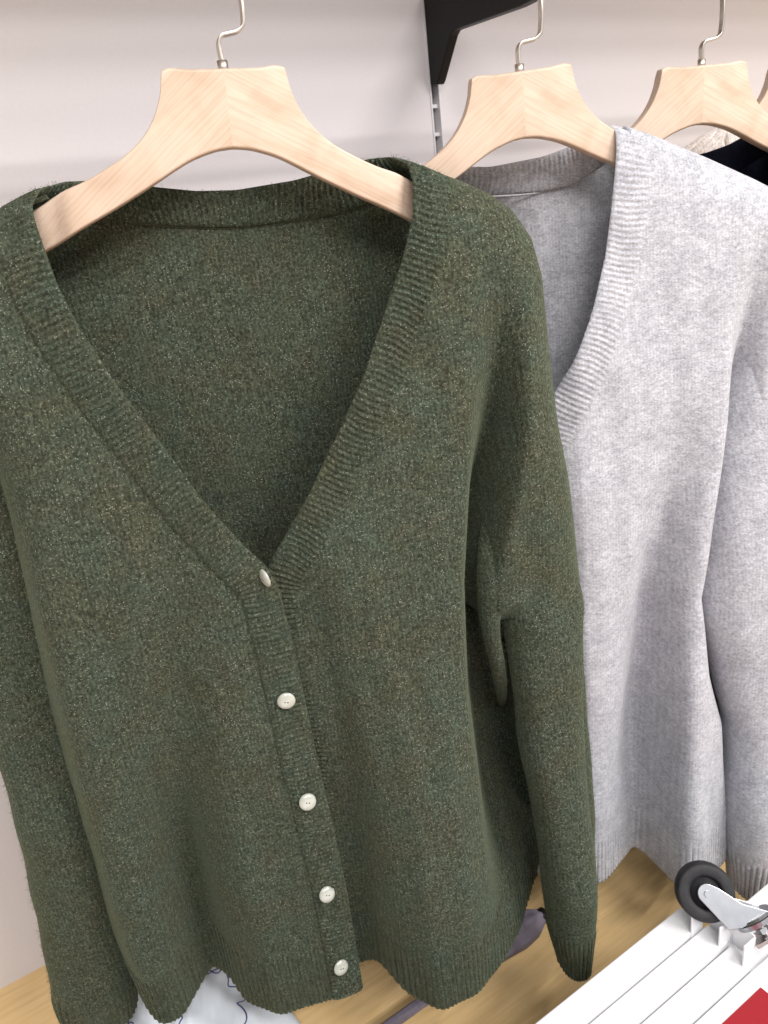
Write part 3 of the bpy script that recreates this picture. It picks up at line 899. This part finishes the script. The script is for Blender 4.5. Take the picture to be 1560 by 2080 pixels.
navy = dict(grey)
build_cardigan('cardigan', 'navy blue knit cardigan showing only its neck behind the grey one', (PN[0], PN[1], PN[2] - 0.013), AN, navy, (M_navy, M_navy), 3, fuzz=0, detail=0.5, buttons=False)
beige = dict(grey)
beige['warp_v'] = (0.12, 0.28)
beige['outlineL'] = [(-u_, v_) for u_, v_ in grey['outlineR'][:-1]] + [(-0.262, 0.44)]
beige['edgeL'] = grey['edgeL'][:8] + [(-0.062, 0.146), (-0.068, 0.108), (-0.071, 0.085)]
beige['neck'] = [((-0.074, 0.066, 0.014), (-0.108, 0.079, 0.014)), ((-0.0755, 0.050, 0.008), (-0.110, 0.064, 0.008)), ((-0.0745, 0.0455, -0.006), (-0.105, 0.056, -0.006)), ((-0.066, 0.050, -0.024), (-0.085, 0.073, -0.028))] + grey['neck'][4:]
beige['neckfrontL'] = [(-0.074, 0.045), (-0.073, 0.07)]
beige['backseam'] = [(-0.068, 0.083)] + grey['backseam'][1:]
beige['rib_all'] = 0.0024
build_cardigan('cardigan', 'beige vertically ribbed cardigan peeking out behind the navy one', PB, AB, beige, (M_beige, M_beige), 4, fuzz=0, detail=0.5, buttons=False)

# ------------------------------------------------------------------ white display stand lying in front, castor upwards
st = thing('display_stand', 'white folded display stand with red print and an upturned castor', 'display stand', (0.48, 0.30, 0))
def stbox(name, x0, x1, y0, y1, z0, z1, mat, bv=0.0015, parent=None):
    V, F = box(x0 - 0.48, x1 - 0.48, y0 - 0.30, y1 - 0.30, z0, z1)
    return bevel(mesh_obj(name, V, F, mat, parent or st, False), bv)
stbox('rail', -0.45, 0.474, 0.3225, 0.3465, 0.0, 0.168, M_board)
stbox('rail', -0.45, 0.480, 0.2985, 0.3205, 0.02, 0.165, M_board)
stbox('rail', -0.45, 0.480, 0.2745, 0.2965, 0.02, 0.161, M_board)
stbox('base', -0.45, 0.62, 0.2735, 0.3215, 0.0, 0.150, M_board, 0.002)
stbox('panel', -0.45, 0.62, -0.25, 0.2725, 0.0, 0.156, M_board, 0.002)
stbox('red_print', 0.02, 0.468, -0.20, 0.258, 0.1562, 0.1572, M_red, 0.0001)
# open ends of the extrusions: thin upright angle plates
for (x, y, z1) in ((0.474, 0.325, 0.190), (0.484, 0.303, 0.188), (0.486, 0.280, 0.186)):
    o = stbox('end_angle', x, x + 0.0016, y - 0.002, y + 0.018, 0.157, z1, M_board, 0.0003)
    o = stbox('end_angle', x - 0.016, x, y - 0.0036, y - 0.002, 0.157, z1, M_board, 0.0003)
# castor
R_ = 0.0258
cw = bpy.data.objects.new('castor', None)
link(cw, st)
cw.location = (0.4795 - 0.48, 0.3255 - 0.30, 0.203)
ax = Vector((-0.50, -0.60, 0.62)).normalized()       # wheel axle, towards the viewer's upper left
xr = Vector((0.80, -0.60, 0.0)); xr = (xr - ax * xr.dot(ax)).normalized()
yr = ax.cross(xr)
mw = Matrix((xr, yr, ax)).transposed()
def cpart(name, V, F, mat, smooth=True, bv=0):
    V = [tuple(mw @ Vector(p)) for p in V]
    o = mesh_obj(name, V, F, mat, cw, smooth)
    if bv: bevel(o, bv)
    return o
tyre = [(0.55, 0.0075), (0.60, 0.0088), (0.64, 0.0092), (0.90, 0.0095), (0.95, 0.0088), (1.0, 0.0055), (1.0, -0.0055), (0.95, -0.0088), (0.88, -0.0098), (0.70, -0.0090), (0.66, -0.0075), (0.55, -0.0075)]
na = 64
V = [(R_ * r * math.cos(2 * math.pi * k / na), R_ * r * math.sin(2 * math.pi * k / na), h) for r, h in tyre for k in range(na)]
cpart('tyre', V, grid_faces(len(tyre), na, wrap=True).tolist(), M_rubber)
rim = [(0.001, 0.010), (0.2, 0.010), (0.24, 0.006), (0.55, 0.0055), (0.56, -0.0055), (0.24, -0.006), (0.2, -0.010), (0.001, -0.010)]
V = [(R_ * r * math.cos(2 * math.pi * k / na), R_ * r * math.sin(2 * math.pi * k / na), h) for r, h in rim for k in range(na)]
cpart('rim', V, grid_faces(len(rim), na, wrap=True).tolist(), M_rubber)
# fork cheeks: rounded at the axle, broad at the swivel end
def cheek(zc):
    pl = []
    for k in range(13):
        a = math.radians(60 + 165 * k / 12)
        pl.append((0.0085 * math.cos(a), 0.0085 * math.sin(a)))
    pl += [(0.014, -0.030), (0.0255, -0.0285), (0.052, -0.0155), (0.0285, -0.0085), (0.010, 0.0048)]
    m = len(pl)
    V = [(x, y, zc + s * 0.0009) for s in (-1, 1) for x, y in pl]
    F = [list(range(m))[::-1], [m + k for k in range(m)]] + [[k, (k + 1) % m, m + (k + 1) % m, m + k] for k in range(m)]
    return V, F
for zc in (0.0122, -0.0122):
    V, F = cheek(zc)
    cpart('fork_cheek', V, F, M_zinc, False, 0.0005)
V, F = sweep([(0, 0, -0.0150), (0, 0, 0.0150)], circle(0.0032, 6), ref=(0, 1, 0))
cpart('axle_bolt', V, F, M_zinc, False)
# swivel: fork crown, raceway, top plate and stud
cdir = Vector((0.447, -0.894, 0)).normalized()
sd = Vector((-cdir.y, cdir.x, 0))
def ring_at(d0, d1, r0, r1, name, mat, n_=28, off=0.012):
    V = []
    for d_, r_ in ((d0, 0.0005), (d0, r0), (d1, r1), (d1, 0.0005)):
        for k in range(n_):
            a = 2 * math.pi * k / n_
            p = cdir * d_ + sd * (r_ * math.cos(a) + off) + Vector((0, 0, 1)) * (r_ * math.sin(a))
            V.append(tuple(p))
    return cpart(name, V, grid_faces(4, n_, wrap=True).tolist(), mat, False)
ring_at(0.0350, 0.0372, 0.0165, 0.0185, 'fork_crown', M_zinc, off=0.0264)
ring_at(0.0376, 0.0420, 0.0200, 0.0185, 'swivel_race', M_zinc, off=0.0264)
ring_at(0.0421, 0.0440, 0.0110, 0.0110, 'washer', M_black, off=0.0264)
ring_at(0.0441, 0.0640, 0.0034, 0.0034, 'stud', M_zinc, 12, off=0.0264)
ring_at(0.0470, 0.0515, 0.0062, 0.0062, 'nut', M_zinc, 6, off=0.0264)
V, F = box(0.0530, 0.0560, 0.012, 0.052, -0.016, 0.016)
V = [tuple(cdir * x + sd * y + Vector((0, 0, 1)) * z) for x, y, z in V]
cpart('mount_plate', V, F, M_bronze, False, 0.0006)

# ------------------------------------------------------------------ folded umbrella on the floor
um = thing('folded_umbrella', 'dusky purple folded umbrella with a black end lying on the tan floor', 'umbrella', (0.30, 0.515, 0))
xs = np.linspace(-0.16, 0.145, 60)
rad = np.interp(xs, [-0.16, -0.03, 0.03, 0.07, 0.11, 0.13, 0.145], [0.0055, 0.0060, 0.008, 0.0145, 0.0175, 0.0155, 0.008])
nc = 40
ph = np.linspace(0, 2 * np.pi, nc, endpoint=False)
V = []
for x, r_ in zip(xs, rad):
    tw = x * 9
    rr = r_ * (1 + 0.10 * np.cos(6 * ph + tw) * min(1, r_ / 0.018) )
    V.append(np.stack([np.full(nc, x) , rr * np.cos(ph), 0.0185 + 0.0 * ph + rr * np.sin(ph)], 1))
V = np.vstack(V)
mesh_obj('canopy', V, grid_faces(60, nc, wrap=True), M_umb, um)
V, F = sweep([(0.138, 0, 0.0185), (0.150, 0, 0.0185), (0.1505, 0, 0.0185), (0.166, 0, 0.0185)], np.stack([np.array(circle(r_, 16)) for r_ in (0.0095, 0.0085, 0.0045, 0.004)]))
mesh_obj('tip', V, F, M_black, um)
V, F = sweep([(-0.26, 0, 0.012), (-0.155, 0, 0.0185)], circle(0.0045, 12))
mesh_obj('shaft', V, F, M_zinc, um)
V, F = sweep([(-0.34, 0, 0.0105), (-0.26, 0, 0.0115)], circle(0.0105, 14))
mesh_obj('handle', V, F, M_black, um)

# ------------------------------------------------------------------ printed soft bag on the floor
bg = thing('cloth_bag', 'pale blue soft bag with dark scalloped line drawing lying on the floor', 'bag', (0.046, 0.70, 0))
nu, nv_ = 70, 70
a = np.linspace(-1, 1, nu)[:, None] * np.ones((1, nv_))
b = np.linspace(-1, 1, nv_)[None, :] * np.ones((nu, 1))
def bag_h(a, b):
    e = np.clip((1 - np.abs(a) ** 3) * (1 - np.abs(b) ** 3), 0, 1)
    h = 0.040 * e ** 0.45
    h = h + e * (0.006 * np.sin(7 * a + 3 * b) + 0.004 * np.sin(11 * b - 5 * a + 1) + 0.003 * np.sin(19 * a + 13 * b) + 0.0015 * np.sin(37 * a - 21 * b))
    return h + 0.001
def bag_xy(a, b):
    return 0.112 * a + 0.006 * np.sin(3 * b), 0.130 * b + 0.006 * np.sin(4 * a)
X, Y = bag_xy(a, b)
mesh_obj('cloth', np.stack([X, Y, bag_h(a, b)], -1).reshape(-1, 3), grid_faces(nu, nv_), M_bag, bg)
def ink(pts, r_=0.0008):
    pts = np.asarray(smooth_path([(p[0], p[1], 0) for p in pts], 90))
    x, y = bag_xy(pts[:, 0], pts[:, 1])
    z = bag_h(pts[:, 0], pts[:, 1]) + 0.0004
    V, F = sweep(np.stack([x, y, z], 1), [(-r_, 0), (0, 0.0004), (r_, 0), (0, -0.0004)])
    mesh_obj('drawn_line', V, F, M_ink, bg)
def scallop(c, r0, k, a0, a1, lob):
    out = []
    for i in range(k * 8 + 1):
        t_ = i / (k * 8)
        th = a0 + (a1 - a0) * t_
        r = r0 * (1 + lob * abs(math.sin(math.pi * t_ * k)))
        out.append((c[0] + r * math.cos(th), c[1] + r * math.sin(th)))
    return out
ink(scallop((0.40, 0.02), 0.24, 7, -2.2, 2.6, 0.38))
ink(scallop((0.42, 0.02), 0.10, 4, -1.5, 2.6, 0.30))
ink(scallop((0.30, -0.52), 0.26, 7, -1.2, 4.4, 0.36))
ink(scallop((-0.50, 0.42), 0.26, 7, -1.9, 3.4, 0.36))
ink(scallop((-0.20, -0.05), 0.24, 6, -1.0, 4.8, 0.36))
ink(scallop((0.72, 0.50), 0.18, 5, -1.5, 3.6, 0.34))
ink(scallop((-0.55, -0.50), 0.26, 6, -1.0, 4.8, 0.34))
